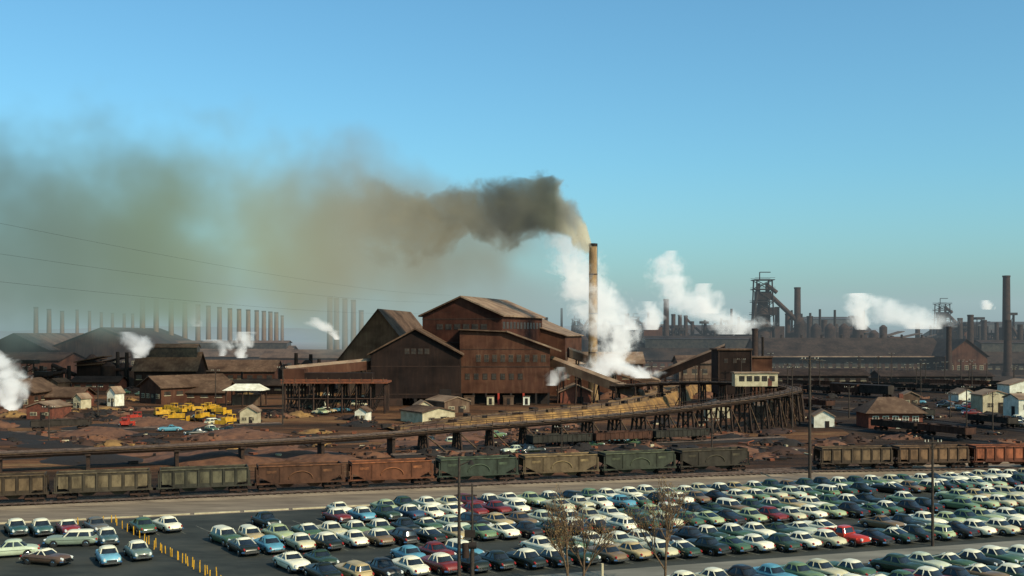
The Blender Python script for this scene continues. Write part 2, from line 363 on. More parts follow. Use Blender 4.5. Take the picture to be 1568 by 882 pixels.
hcB=[(.065,.03,.017),(.11,.042,.021),(.03,.042,.032),(.1,.075,.045),(.036,.043,.031),(.03,.026,.02)]
A0=(-65-78,139-78*T);A1=(44.5,139+T*109.5)
cnt=int(math.hypot(A1[0]-A0[0],A1[1]-A0[1])/12.6)
string(lambda i:hopA if i<cnt-6 else hopB,A0,A1,lambda i:'coal_hopper_car',lambda i:hc[i%6] if i<cnt-6 else hcB[(i-cnt+6)%6],.53,12.6)
track('railway_track',[A0,A1,(120,139+T*185),(200,139+T*262)])
Bp=[(47.5,172.5),(82,176),(130,186),(190,202)]
track('railway_track',[(-143,row_y(154,-143)-1),(0,row_y(154,0)-2.5),(30,167.5)]+Bp)
string(lambda i:hopA,Bp[0],(86,176.5),lambda i:'coal_hopper_car',lambda i:[(.05,.036,.025),(.06,.038,.025),(.1,.035,.02)][i%3],.53,12.6)
string(lambda i:hopA,(86.5,177),(190,202),lambda i:'coal_hopper_car',lambda i:hc[i%6],.53,12.6)
# ---------------------------------------------------------------- elevated trestle
def smooth_path(pts,step):
    out=[];n=len(pts)
    for i in range(n-1):
        p0=Vector(pts[max(i-1,0)]);p1=Vector(pts[i]);p2=Vector(pts[i+1]);p3=Vector(pts[min(i+2,n-1)])
        k=max(2,int((p2-p1).length/step))
        for j in range(k):
            t=j/k; out.append(.5*((2*p1)+(p2-p0)*t+(2*p0-5*p1+4*p2-p3)*t*t+(3*p1-p0-3*p2+p3)*t**3))
    out.append(Vector(pts[-1])); return out
def W3(px,pyg,z): x,y=G(px,pyg); return (x,y,z)
tp=[W3(-250,736,2.9),W3(0,724,3.0),W3(300,712,3.3),W3(520,701,3.6),W3(700,691,4.3),W3(900,683,5.5),W3(1050,671,6.4),W3(1190,655,7.8)]
tp+=[(72,282,8),(66,306,8),(50,322,7.5),(30,332,6)]
path=smooth_path(tp,3.2)
b=B(); acc=0
for i in range(len(path)-1):
    a,c=path[i],path[i+1]; d=(c-a); ln=d.length; dd=d.normalized(); n=Vector((-dd.y,dd.x,0)).normalized(); ang=math.atan2(d.y,d.x)
    light=a.x<-20 and a.y<230
    for s in(1.5,-1.5):
        q=n*s; b.beam(a+q+Vector((0,0,-.3)),c+q+Vector((0,0,-.3)),.55 if light else .5,wood)
    b.box(tuple((a+c)/2+Vector((0,0,.06))),(ln+.05,3.8,.14),wood2,ang)
    for s in(.75,-.75): b.box(tuple((a+c)/2+n*s+Vector((0,0,.25))),(ln,.1,.16),rail,ang)
    if not light:
        for s in(1.85,-1.85):
            b.beam(a+n*s+Vector((0,0,.1)),a+n*s+Vector((0,0,1.0)),.08,wood)
            b.beam(a+n*s+Vector((0,0,1.0)),c+n*s+Vector((0,0,1.0)),.07,wood)
    acc+=ln
    if acc>(10.4 if light else 4.6):
        acc=0; zt=a.z-.7
        if light:
            b.box((a.x,a.y,zt/2),(.55,2.6,zt),wood,ang); b.box((a.x,a.y,zt+.1),(.9,3.4,.4),wood,ang)
        else:
            f=[-1.7,-.6,.6,1.7]; ft=[-2.5,-.8,.8,2.5]
            for u,v in zip(f,ft): b.beam(a+n*u+Vector((0,0,-.7)),Vector((a.x,a.y,0))+n*v,.36,wood)
            b.beam(a+n*-2.1+Vector((0,0,-.75)),a+n*2.1+Vector((0,0,-.75)),.36,wood)
            b.beam(a+n*-1.8+Vector((0,0,-1)),Vector((a.x,a.y,.4))+n*2.3,.18,wood2); b.beam(a+n*1.8+Vector((0,0,-1)),Vector((a.x,a.y,.4))+n*-2.3,.18,wood2)
            if i+2<len(path):
                e=path[i+1]; b.beam(a+n*-1.9+Vector((0,0,-.9)),Vector((e.x,e.y,.5))+n*-2.2,.2,wood2)
b.obj('elevated_railway_trestle')
ep=smooth_path([W3(600,660,.5),W3(680,656,1.5),W3(760,650,2.2),W3(900,640,2.8),W3(990,624,3.2),W3(1045,606,4.2),(70,400,4)],5)
b=B(); vs=[]
for i,a in enumerate(ep):
    d=(ep[min(i+1,len(ep)-1)]-ep[max(i-1,0)]).normalized(); n=Vector((-d.y,d.x,0)).normalized()
    for s,z in((-6.5,0),(-4.2,a.z),(4.5,a.z+.1),(7,0)): q=a+n*(s+R.uniform(-.8,.8)); vs.append((q.x,q.y,z+R.uniform(-.2,.2) if z else -.1))
b.add(vs,[(i*4+j,i*4+j+1,(i+1)*4+j+1,(i+1)*4+j)[::-1] for i in range(len(ep)-1) for j in range(3)],ochre)
for i,a in enumerate(ep[:-1]):
    d=(ep[i+1]-a).normalized(); n=Vector((-d.y,d.x,0))
    for s in(.75,-.75): b.beam(a+n*s+Vector((0,0,.2)),ep[i+1]+n*s+Vector((0,0,.2)),.1,rail)
    b.beam(a-n*4.1+Vector((0,0,0)),a-n*4.1+Vector((0,0,1.1)),.12,wood); b.beam(a-n*4.1+Vector((0,0,1.1)),ep[i+1]-n*4.1+Vector((0,0,1.1)),.12,wood2)
    if i%2==0:
        for q in(-3.2,3.2): b.box(tuple(a+n*q+Vector((0,0,.4))),(R.uniform(1,3),R.uniform(.6,1.4),R.uniform(.4,1)),R.choice([wood,steel2,coal,wood2]),R.uniform(0,3))
b.obj('ramp_embankment')
# ---------------------------------------------------------------- generic building
def windows(b,x0,x1,z,w,h,n,y,frame=cream,mat=wglass):
    for i in range(n):
        x=x0+(x1-x0)*(i+.5)/n
        b.box((x,y,z),(w+.25,.1,h+.25),frame); b.box((x,y-.04,z),(w,.1,h),mat)
        b.box((x,y-.06,z),(.08,.1,h),frame); b.box((x,y-.065,z),(w,.1,.08),frame)
def gable_building(name,w,l,he,hp_,wall,roof,loc,rot=0,over=.8,win=0,winrows=1,side=True,monitor=False,ridge='y',door=True,vents=0):
    b=B(); hw=w/2
    b.prism([(-hw,0),(hw,0),(hw,he),(0,hp_),(-hw,he)],0,l,wall)
    k=(hp_-he)/hw
    b.slab((-hw-over,he-over*k+.03),(0,hp_+.03),-over,l+over,.3,roof); b.slab((0,hp_+.03),(hw+over,he-over*k+.03),-over,l+over,.3,roof)
    if monitor:
        mw=w*.16; mh=(hp_-he)*.35+1
        b.prism([(-mw,hp_-k*mw),(mw,hp_-k*mw),(mw,hp_+mh*.7),(0,hp_+mh),(-mw,hp_+mh*.7)],l*.04,l*.96,wglass)
        b.slab((-mw-.5,hp_+mh*.6),(0,hp_+mh+.05),l*.03,l*.97,.25,roof); b.slab((0,hp_+mh+.05),(mw+.5,hp_+mh*.6),l*.03,l*.97,.25,roof)
    if win:
        for r_ in range(winrows): windows(b,-hw*.9,hw*.9,he*(.45+.35*r_),min(1.6,w/win*.5),min(2,he*.22),win,-.02)
    if door: b.box((hw*.3,-.03,min(2,he*.3)),(min(4,w*.2),.12,min(4,he*.6)),steel); 
    if side:
        ns=int(l/4)
        for i in range(ns):
            y=(i+.5)*l/ns
            for s in(1,-1): b.box((s*(hw+.02),y,he*.62),(.1,2.2,he*.22),wglass); b.box((s*(hw+.05),y,he*.62-he*.13),(.16,2.5,.15),cream)
    for i in range(vents):
        y=l*(i+.5)/vents; b.cyl((0,y,hp_),(0,y,hp_+1.6),.6,.6,roof,8); b.cyl((0,y,hp_+1.6),(0,y,hp_+2.1),.95,.2,roof,8)
    return b.obj(name,loc,rot)
def px_gable(name,p0,p1,pyb,pye,pyp,l,wall,roof,d=None,**k):
    d=d or GD(pyb); x0,x1=X(p0,d),X(p1,d)
    return gable_building(name,x1-x0,l,Z(pye,d),Z(pyp,d),wall,roof,((x0+x1)/2,d,0),**k)
def px_long(name,p0,p1,pyb,pye,pyr,dep,wall,roof,d=None,**k):
    d=d or GD(pyb); x0,x1=X(p0,d),X(p1,d)
    return gable_building(name,dep,x1-x0,Z(pye,d),Z(pyr,d+dep/2),wall,roof,(x0,d+dep/2,0),rot=-math.pi/2,**k)
# front ore house
b=B(); w=13.4
b.prism([(-w,2.4),(w,2.4),(w,15.8),(0,23),(-w,15.8)],0,34,darksid)
k=(23-15.8)/w
b.slab((-w-1,15.8-k),(0,23.05),-1.2,35,.45,roofm);b.slab((0,23.05),(w+1,15.8-k),-1.2,35,.45,roofm)
for i in range(7):
    for j in range(4): b.box((-w+.5+i*(2*w-1)/6,.5+j*11,1.2),(.8,.8,2.4),steel)
windows(b,-3.5,4.5,16.5,1.3,1.6,4,-.02,steel2); b.box((0,-.02,3.6),(2*w+.1,.1,.3),steel2); b.box((0,-.02,12),(2*w+.1,.08,.2),steel2)
b.box((9,-.05,.9+2.2),(3.5,.2,4),steel); b.box((-8,2,1.2),(8,5,2.3),steel2)
b.obj('ore_house',(X(636,330),330,0))
b=B(); w=13.5
b.prism([(-w,0),(w,0),(w,27.6),(0,33.4),(-w,27.6)],0,48,brown)
k=(33.4-27.6)/w
b.slab((-w-1,27.6-k+.05),(0,33.5),-1.2,49,.5,roofm);b.slab((0,33.5),(w+1,27.6-k+.05),-1.2,49,.5,roofl)  # right slope takes the paler roof material, painting in its sunlit side
b.prism([(-w+.2,0),(w-.2,0),(w-.2,22),(0,27.5),(-w+.2,22)],48,95,brown); b.slab((-w-1,21.6),(0,27.6),48,96,.4,roofm); b.slab((0,27.6),(w+1,21.6),48,96,.4,roofl)  # rear block: right slope again coloured paler as the sunlit side
windows(b,-9,9,24,2,1.6,6,-.02,steel2); windows(b,-9,9,15,2,1.6,6,-.02,steel2)
for z in(8,19,26.5): b.box((0,-.03,z),(2*w+.1,.12,.3),steel2)
for i in range(12): b.box((w+.03,2+i*3.9,24.5),(.12,2.4,2.2),wglass)
b.obj('main_mill_building',(X(707,352),352,0),math.radians(-17))
b=B()
b.prism([(0,3.5),(27.8,3.5),(27.8,17.2),(15,22),(0,22.6)],0,22,brown2)
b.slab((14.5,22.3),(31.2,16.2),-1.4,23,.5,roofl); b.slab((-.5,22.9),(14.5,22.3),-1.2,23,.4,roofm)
windows(b,4.5,27,14.2,1.3,2.1,9,-.02,greysid); windows(b,1,20,8.6,1.3,1.7,7,-.02,steel2)
b.box((13.9,-.03,11.6),(27.6,.12,.3),steel2); b.box((13.9,-.03,17),(27.6,.12,.2),steel2)
for i in range(8): b.box((.4+i*3.85,0.3,1.75),(.6,.6,3.5),redp if i in(3,5) else steel)
b.box((14,9,1.7),(27,12,3.4),steel)
for x,m_,w_ in((3,greysid,3),(9.5,cream,2.2),(15,greysid,3.2),(20.5,white,2)): b.box((x,-1.5,1.3),(w_,1.6,2.6),m_); b.box((x,-2.33,1.1),(.9,.08,1.9),steel); b.box((x,-1.5,2.7),(w_+.4,2,.15),roofm)
b.obj('mill_annex',(X(704,338),338,0))
px_gable('stepped_mill_building',772,866,600,514,500,40,brown2,roofl,d=392,rot=math.radians(-12),win=5)
px_gable('rear_mill_building',516,642,600,552,474,60,greysid,roofm,d=400,rot=math.radians(-6),win=6)
px_long('low_side_building',840,985,604,556,540,16,brown2,roofl,win=0,vents=3)
px_gable('small_brick_shed',858,905,618,600,590,12,redbr,roofl)
def conveyor(name,a,c,w=3,h=2.6,wall=greysid,n=5):
    b=B(); a=Vector(a);c=Vector(c);d=(c-a).normalized();s=Vector((-d.y,d.x,0)).normalized()*w/2;u=Vector((0,0,h))
    vs=[a-s,a+s,c+s,c-s,a-s+u,a+s+u,c+s+u,c-s+u,a+u*1.3,c+u*1.3]
    b.add(vs,[(3,2,1,0),(0,3,7,4)[::-1],(1,2,6,5),(0,4,8,5,1)[::-1],(3,7,9,6,2)],wall); b.add([v+Vector((0,0,.05)) for v in vs],[(4,7,9,8)[::-1],(8,9,6,5)[::-1]],roofl)
    for i in range(n):
        p=a.lerp(c,(i+.5)/n)
        if p.z<1.5: continue
        for k in(-1,1): b.beam((p+s*k).xyz,((p+s*k*1.5).x,(p+s*k*1.5).y,0),.35,steel2)
        b.beam(p+s,Vector(((p-s*1.5).x,(p-s*1.5).y,0)),.2,steel2)
    return b.obj(name)
conveyor('conveyor_gallery',(X(845,345),345,11.5),(X(985,330),330,1.5))
conveyor('conveyor_gallery',(X(870,365),365,14),(X(1010,372),372,3))
conveyor('conveyor_gallery',(X(436,318),318,9),(X(570,334),334,11),wall=brown2)
conveyor('conveyor_gallery',(X(980,380),380,3),(X(1110,372),372,15),wall=darksid)
b=B()
for i in range(8):
    for j in range(3):
        x=i*3.9;y=j*4.5; b.beam((x,y,0),(x,y,8.4),.4,steel2)
        if i<7: b.beam((x,y,0),(x+3.9,y,8),.2,steel); b.beam((x,y,4),(x+3.9,y,4),.3,steel2)
b.box((13.6,4.5,8.5),(29,11,.5),orange); b.box((13.6,-.95,9.2),(29,.12,.4),orange); b.box((13.6,4.5,10),(20,5,2),darksid); b.box((2,4.5,10.4),(6,6,3.4),brown2)
for i in range(10): b.beam((i*3,-1,8.7),(i*3,-1,9.8),.15,wood2)
b.obj('loading_platform',(X(436,300),300,0))
def stack(name,px,d,pytop,r,m,base=0,r2=None,band=True,x=None):
    b=B(); h=Z(pytop,d)-base; r2=r2 or r*.78
    n=8
    for i in range(n):
        t0=i/n;t1=(i+1)/n; b.cyl((0,0,h*t0),(0,0,h*t1),r+(r2-r)*t0,r+(r2-r)*t1,m,16,cap=False)
    b.cyl((0,0,h-.9),(0,0,h),r2*1.12,r2*1.15,steel2 if not band else steel,16); b.cyl((0,0,h),(0,0,h+.05),r2*.8,r2*.8,dark,16)
    b.cyl((0,0,0),(0,0,2),r*1.35,r*1.3,m,16)
    if band:
        for t in(.3,.55,.8): b.cyl((0,0,h*t),(0,0,h*t+.35),(r+(r2-r)*t)+.06,(r+(r2-r)*t)+.06,steel2,16)
    b.beam((r+.15,0,0),(r2+.15,0,h),.08,steel)
    return b.obj(name,(X(px,d),d,base))
stack('main_chimney',908,360,373,1.6,brickst,r2=1.3)
d=340
b=B(); wx=X(1150,d)-X(1100,d); h=Z(536,d)
b.box((wx/2,6,h/2+1.5),(wx,12,h-3),darksid); b.box((wx+3.6,7,h/2),(7.1,9,h-5),brown2); b.box((wx/2,6,h+.2),(wx+1,13,.5),roofm); b.box((wx+3.6,7,h-2.2),(7.6,10,.4),roofm)
for i in range(4):
    for j in range(3): b.box((.6+i*2.8,.6+j*5,1.5),(.6,.6,3),steel)
b.beam((0,0,3),(0,0,h),.4,steel2); b.beam((wx,0,3),(wx,0,h),.4,steel2); windows(b,1,wx-1,h*.8,1,1.2,3,-.02,steel2)
b.box((wx*.5,-.05,h*.45),(wx*.9,.1,.2),steel2); b.cyl((wx+5,6,h-2),(wx+5,6,h+4),.4,.4,steel,8)
b.obj('coal_bunker_tower',(X(1100,d),d,0))
b=B(); b.box((5,0,1.8),(11,4,3.4),cream); b.box((5,0,3.6),(11.6,4.6,.3),roofl); windows(b,.3,10,2.1,1.1,1.1,5,-2.02,steel); b.box((8.5,-2.05,1.2),(1,.1,2),redbr)
b.obj('trestle_cabin',(X(1126,284),284,8.2))
d=GD(656)
b=B();w=X(1413,d)-X(1330,d)
b.box((w/2,4.5,1.8),(w,9,3.6),redbr)
o=1.0; b.add([(-o,-o,3.5),(w+o,-o,3.5),(w+o,9+o,3.5),(-o,9+o,3.5),(w*.3,4.5,7.0),(w*.7,4.5,7.0)],[(0,1,5,4),(1,2,5),(2,3,4,5),(3,0,4),(3,2,1,0)],roofm)
windows(b,.5,w-.5,2.0,1.2,1.5,5,-.02,white); b.box((w*.55,-.05,1.1),(1.1,.12,2.2),white); b.box((w*.72,4.5,7),(.9,.9,1.6),redbr)
b.obj('brick_office_house',(X(1330,d),d,0))
d=GD(655); gable_building('white_shed',4.6,5,2.6,3.9,white,roofl,(X(1262,d),d,0),rot=-.15,over=.3,side=False)
px_gable('white_shed',1468,1496,617,604,597,8,white,roofl,over=.3,side=False)
px_gable('white_shed',1505,1548,632,606,599,8,cream,roofl,over=.3,side=False,win=2)
px_gable('white_shed',1546,1600,614,590,582,9,white,roofl,over=.3,side=False,win=2)
px_long('white_low_building',1560,1700,640,612,604,9,white,roofl,over=.3)
# ---------------------------------------------------------------- right mill + background works
px_long('long_rolling_mill',1165,1452,577,548,518,44,steel2,roofd,d=560,monitor=False,vents=9)
b=B(); d=559; x0,x1=X(1168,d),X(1450,d)
for i in range(24):
    x=x0+(x1-x0)*(i+.5)/24; b.box((x,0,Z(572,d)/2),(.5,.3,Z(552,d)),steel)
b.box(((x0+x1)/2,-1,Z(546,d)),(x1-x0,2.4,.5),roofl); b.obj('mill_canopy',(0,d,0))
px_long('long_rolling_mill',985,1175,572,551,526,40,brown2,roofd,d=600,monitor=True)
px_gable('rolling_mill_end',1448,1512,578,545,520,90,brown2,roofd,d=545,win=5)
px_long('low_mill_shed',1510,1760,578,556,532,40,darksid,roofd,d=580,monitor=True)
px_long('low_mill_shed',1040,1150,585,556,545,18,greysid,roofm,d=470)
px_long('low_mill_shed',1185,1330,590,575,566,16,darksid,roofd,d=455)
px_long('low_mill_shed',1350,1520,588,576,568,14,darksid,roofd,d=470)
px_long('distant_mill',880,1160,540,520,505,60,darksid,roofd,d=900,monitor=True)
px_long('distant_mill',1240,1340,540,512,494,60,darksid,roofd,d=800,monitor=True)
px_long('distant_mill',1460,1640,540,514,500,60,darksid,roofd,d=800,monitor=True)
px_long('distant_mill',1050,1095,540,512,500,30,darksid,roofd,d=790)
def furnace(name,px,d,pytop,wd=1.0):
    Ht=Z(pytop,d); s=Ht/60.0; b=B()
    prof=[(0,6.5),(10,6.5),(12,5.2),(18,6.2),(38,4.2),(42,3.4),(46,3.2)]
    for (z0,r0),(z1,r1) in zip(prof[:-1],prof[1:]): b.cyl((0,0,z0),(0,0,z1),r0,r1,steel2,16)
    for dx in(-6,6):
        for dy in(-6,6): b.beam((dx*1.15,dy,0),(dx*.8,dy*.8,58),.7,steel)
    for z in(12,20,28,36,44,52,58):
        q=6*(1.15-.35*z/58)+.6
        b.box((0,0,z),(2*q+2,2*q+2,.45),steel)
        for e in(-1,1): b.beam((-q-1,e*(q+1),z+1.2),(q+1,e*(q+1),z+1.2),.15,steel)
    for z0,z1 in((12,20),(20,28),(28,36),(36,44),(44,52),(52,58)):
        for e in(-1,1): b.beam((-6,e*5,z0),(6,e*5,z1),.35,steel); b.beam((6,e*5,z0),(-6,e*5,z1),.35,steel)
    for dx,dy in((-2.5,0),(2.5,0)): b.cyl((dx,dy,44),(dx,dy,56),.9,.9,steel2,8)
    b.cyl((2.5,0,55),(9,0,50),1.3,1.3,steel2,10)
    b.cyl((3,0,50),(24,0,30),1.5,1.5,steel2,10)
    b.cyl((24,0,12),(24,0,30),4,4,steel2,14); b.cyl((24,0,30),(24,0,34),4,1.5,steel2,14); b.cyl((24,0,4),(24,0,12),1.5,4,steel2,14)
    b.beam((-14,-14,2),(-4,-4,54),1.6,steel)
    for i in range(4):
        x=34+i*9; b.cyl((x,0,0),(x,0,27),3.4,3.4,steel2,14)
        for a in range(3): b.cyl((x,0,27+a*1.1),(x,0,28.1+a*1.1),3.4*math.cos(a*.45),3.4*math.cos((a+1)*.45),steel2,14)
    b.cyl((30,0,10),(66,0,10),1,1,steel2,8); b.box((5,-6,6),(30,14,12),darksid); b.box((-9,2,22),(6,8,7),darksid); b.box((6,0,38),(5,6,5),darksid); b.box((0,0,48),(9,9,5),darksid); b.box((10,2,24),(7,8,9),steel2)
    b.beam((-2,0,58),(-2,0,63),.5,steel); b.beam((-2,0,63),(5,0,63),.4,steel)
    o=b.obj(name,(X(px,d),d,0)); o.scale=(s,s,s); return o
furnace('blast_furnace',1168,640,424); furnace('blast_furnace',1443,700,462); furnace('blast_furnace',972,800,484); furnace('blast_furnace',882,850,487)
def plant(name,px0,px1,d,pymax,n):
    b=B(); x0,x1=X(px0,d),X(px1,d); zt=Z(pymax,d)
    for i in range(n):
        x=R.uniform(x0,x1);y=R.uniform(-15,15);h=zt*R.uniform(.5,1)
        k=R.random()
        if k<.3: w_=R.uniform(4,12); b.box((x,y,h*.4),(w_,R.uniform(6,12),h*.8),R.choice([darksid,steel2,brown2])); b.slab((x-w_/2-.4,h*.8),(x+w_/2+.4,h*.8+R.uniform(.6,3)),y-6,y+6,.4,R.choice([roofm,roofd]))
        elif k<.55: r=R.uniform(1.5,3.5); b.cyl((x,y,0),(x,y,h*.8),r,r,steel2,12); b.cyl((x,y,h*.8),(x,y,h*.8+r*.6),r,r*.3,steel2,12)
        elif k<.75: b.cyl((x,y,0),(x,y,h*1.15),.9,.7,steel,8)
        elif k<.9:
            x2=x+R.uniform(-20,20); b.cyl((x,y,h*.5),(x2,y,h*R.uniform(.5,1)),.8,.8,steel2,8); b.beam((x,y,0),(x,y,h*.5),.5,steel); b.beam((x2,y,0),(x2,y,h*.9),.5,steel)
        else:
            for e in(-2,2): b.beam((x+e,y,0),(x+e*.6,y,h),.4,steel)
            for q in range(5): b.beam((x-2,y,h*q/5),(x+2,y,h*(q+1)/5),.25,steel)
            b.box((x,y,h),(5,5,1.5),steel)
    return b.obj(name,(0,d,0))
plant('coke_plant',1005,1165,660,484,70); plant('stove_plant',1200,1345,660,484,64); plant('boiler_plant',1455,1640,660,480,74); plant('coke_plant',855,1010,660,484,56); plant('boiler_plant',1335,1465,680,501,34)
for px,d,top,r in [(1020,650,458,1.9),(1221,640,440,2.2),(1156,480,503,1.6),(1541,600,422,2.4),(1486,600,482,2.0),(1507,640,490,1.8),(1543,560,490,2.2),(1453,520,500,1.5),(1031,660,481,1.5),(1041,660,482,1.4),(1050,660,483,1.4),(1060,670,492,1.3),(1138,680,505,1.5),(1562,620,497,1.8),(836,480,486,.9),(768,460,462,.6),(1240,660,484,2.2),(1262,660,490,2.2),(1280,670,496,1.6),(1315,670,488,1.8),(1405,700,495,1.8),(1470,640,487,1.8),(1526,640,494,1.4),(960,670,480,1.5),(985,680,494,1.2),(925,650,492,1.2),(1190,650,470,1.6),(1206,650,480,1.8)]:
    stack('steel_stack',px,d,top,r,steel2,band=False)
pl=[(55,470,720),(75,473,720),(218,457,640),(239,457,650),(262,461,665),(283,463,680),(303,466,690),(319,468,700),(336,470,705),(352,472,715),(366,473,725),(380,474,735),(393,475,745),(404,476,755),(414,477,765),(423,478,775),(505,455,600),(515,456,612),(528,457,624),(541,459,640),(553,475,660),(95,476,800),(118,474,900),(137,476,900),(155,478,900),(172,479,900),(190,480,900),(203,480,900),(432,483,900)]
for px,top,d in pl: stack('open_hearth_stack',px,d,top,1.75 if d<880 else 1.5,brickst2,band=False)
px_gable('open_hearth_building',78,232,560,532,502,120,roofd,roofd,d=560,side=True,win=10,rot=math.radians(4))
px_gable('open_hearth_building',-30,72,560,536,511,120,roofd,roofm,d=540,rot=math.radians(6),win=6)
px_long('open_hearth_shop',225,440,558,546,530,40,roofd,roofm,d=620,monitor=True)
px_long('open_hearth_shop',400,560,560,548,536,30,brown2,roofm,d=560)
px_long('stock_house',-200,90,566,552,540,30,brown2,roofd,d=480)
px_long('stock_house',205,300,590,566,540,14,darksid,roofm,d=430,monitor=True)
px_long('stock_house',300,420,585,568,552,16,brown2,roofm,d=450)
px_gable('machine_shop',200,260,618,592,577,26,brown2,roofm,rot=math.radians(-40),win=4)
px_long('machine_shop',238,345,617,600,584,12,brown2,roofm)
px_long('brick_store',40,120,625,607,594,12,redbr,roofm)
px_gable('brick_store',-10,50,628,600,583,18,brown2,roofm,win=3)
px_long('low_shed',345,470,604,590,582,10,darksid,roofm)
px_long('tool_shed',110,180,598,585,577,10,redbr,roofd)
plant('plant_structures',130,215,455,535,14); plant('plant_structures',425,520,420,545,14); plant('plant_structures',-20,140,430,552,14)
d=GD(622);b=B()
for x in(0,5,10.5):
    for y in(0,7): b.beam((x,y,0),(x,y,4.8),.3,steel2)
b.add([(-1,-1,4.7),(11.5,-1,4.7),(9.3,3.5,6.6),(2,3.5,6.6),(11.5,8,4.7),(-1,8,4.7)],[(0,1,2,3),(1,4,2),(4,5,3,2),(5,0,3)],white); b.box((5.5,5,1.6),(9,3.5,3.2),greysid)
b.obj('open_shelter',(X(346,d),d,0))
for i,(px,py,w_,h_,m_) in enumerate([(170,622,3,4,white),(118,626,3,3,cream),(380,650,4,3,cream),(552,645,3,2.4,white),(300,612,4,2.5,cream),(650,640,4,3,cream),(700,632,8,3,greysid),(672,648,9,2.6,cream),(470,630,5,3,greysid),(80,600,5,3.4,greysid),(1180,640,4,3,greysid),(60,642,7,3,redbr),(1100,640,6,3,cream),(1395,622,5,3,greysid),(960,596,5,3,white),(620,575,4,4,white)]):
    d=GD(py); gable_building('yard_hut',w_,w_*1.3,h_,h_*1.4,m_,R.choice([roofl,roofm,roofl]),(X(px,d),d,0),rot=R.uniform(-.6,.6),over=.3,side=False,win=2)
# ---------------------------------------------------------------- scrap, machines, yard poles
def scrap(name,x,y,r,h,m1,n=45):
    b=B(); nr,na=5,14; vs=[(0,0,h)]
    for i in range(1,nr+1):
        for j in range(na):
            q=r*i/nr*(1+.25*noise.noise(Vector((x+j*.7,y,i*.3)))); a=2*math.pi*j/na; vs.append((q*math.cos(a)*1.6,q*math.sin(a),h*(1-(i/nr)**1.6)*R.uniform(.7,1.15)-(.1 if i==nr else 0)))
    fs=[(0,1+j,1+(j+1)%na) for j in range(na)]+[(1+(i-1)*na+j,1+i*na+j,1+i*na+(j+1)%na,1+(i-1)*na+(j+1)%na) for i in range(1,nr) for j in range(na)]
    b.add(vs,fs,m1,True)
    for i in range(n):
        a=R.uniform(0,6.3);q=r*R.random()**.6*1.2; cx,cy=q*math.cos(a)*1.6,q*math.sin(a); cz=max(.2,h*(1-(q/r)**1.5))*R.uniform(.4,1.0)
        mm=R.choices([steel2,steel,orange,greysid,m1,cream],[6,4,2,1,5,.3])[0]
        if R.random()<.6: b.box((cx,cy,cz),(R.uniform(.3,1.6),R.uniform(.3,1.0),R.uniform(.2,.8)),mm,R.uniform(0,3))
        else: b.cyl((cx,cy,cz),(cx+R.uniform(-2,2),cy+R.uniform(-2,2),max(.1,cz+R.uniform(-.8,.5))),.14,.14,mm,6)
    return b.obj(name,(x,y,0),R.uniform(-.3,.3))
red_soil=M('red_soil',(.15,.066,.034),(.07,.032,.019),scale=.6,bump=.5)
for i in range(150):
    px=R.uniform(-60,560);py=R.choice([R.uniform(575,600),R.uniform(596,640),R.uniform(590,655),R.uniform(625,690)]); x,y=G(px,py); scrap('scrap_pile',x,y,R.uniform(1.2,3.6),R.uniform(.5,1.7),R.choice([red_soil,ochre,coal,coal,steel2,steel2]),24)
for i in range(80):
    px=R.uniform(1190,1640);py=R.choice([R.uniform(580,600),R.uniform(590,640),R.uniform(600,690)]); x,y=G(px,py)
    if 1320<px<1425 and 640<py<662: continue
    scrap('scrap_pile',x,y,R.uniform(1.2,3.4),R.uniform(.5,1.8),R.choice([coal,coal,red_soil,steel2]),22)
for i in range(80):
    px=R.uniform(560,1200);py=R.uniform(648,704); x,y=G(px,py); scrap('scrap_pile',x,y,R.uniform(1,3),R.uniform(.4,1.5),R.choice([coal,coal,red_soil,steel2]),20)
for i in range(35):
    px=R.uniform(860,1100);py=R.uniform(575,612); x,y=G(px,py); scrap('scrap_pile',x,y,R.uniform(2,5),R.uniform(1,3),R.choice([coal,red_soil,steel2]),26)
for i in range(36):
    px=R.uniform(-80,1150);py=R.uniform(645,706); x,y=G(px,py); scrap('ore_mound',x,y,R.uniform(4,9),R.uniform(.6,1.9),R.choice([red_soil,red_soil,coal]),5)
def crawler(mp):
    b=B()
    for s in(1,-1):
        b.cyl((-1.3,s*.95-.2,.45),(-1.3,s*.95+.2,.45),.45,.45,steel,10);b.cyl((1.3,s*.95-.2,.45),(1.3,s*.95+.2,.45),.45,.45,steel,10); b.box((0,s*.95,.45),(2.6,.4,.85),steel)
    b.box((.5,0,1.35),(2.4,1.2,1.0),mp); b.box((-1.1,0,1.2),(1,1.5,.7),mp); b.box((-1.0,0,2.3),(1.2,1.4,.12),mp)
    for x in(-1.5,-.5):
        for s in(.6,-.6): b.beam((x,s,1.4),(x,s,2.3),.08,mp)
    b.box((2.5,0,.75),(.15,3.0,1.1),mp); b.beam((0,1.2,.6),(2.4,1.2,.5),.14,mp); b.beam((0,-1.2,.6),(2.4,-1.2,.5),.14,mp); b.cyl((1,0,1.8),(1,0,2.5),.07,.07,steel,6)
    return b.obj('crawler',mesh=True)
cy=crawler(yellow);cr=crawler(redp)
for px,py in [(262,632),(275,636),(290,632),(305,634),(322,631),(335,636),(350,652),(270,646),(248,640),(310,645)]: x,y=G(px,py); inst(cy,'crawler_tractor',(x,y,0),R.uniform(0,6.3),1.15)
for px,py in [(193,656),(205,648)]: x,y=G(px,py); inst(cr,'crawler_tractor',(x,y,0),R.uniform(0,6.3),1.15)
for i in range(60):
    reg=R.choice([(180,360,640,672),(480,560,600,640),(640,1000,665,700),(1380,1560,605,660),(20,300,560,610)]); x,y=G(R.uniform(reg[0],reg[1]),R.uniform(reg[2],reg[3])); park(x,y,R.uniform(0,360))
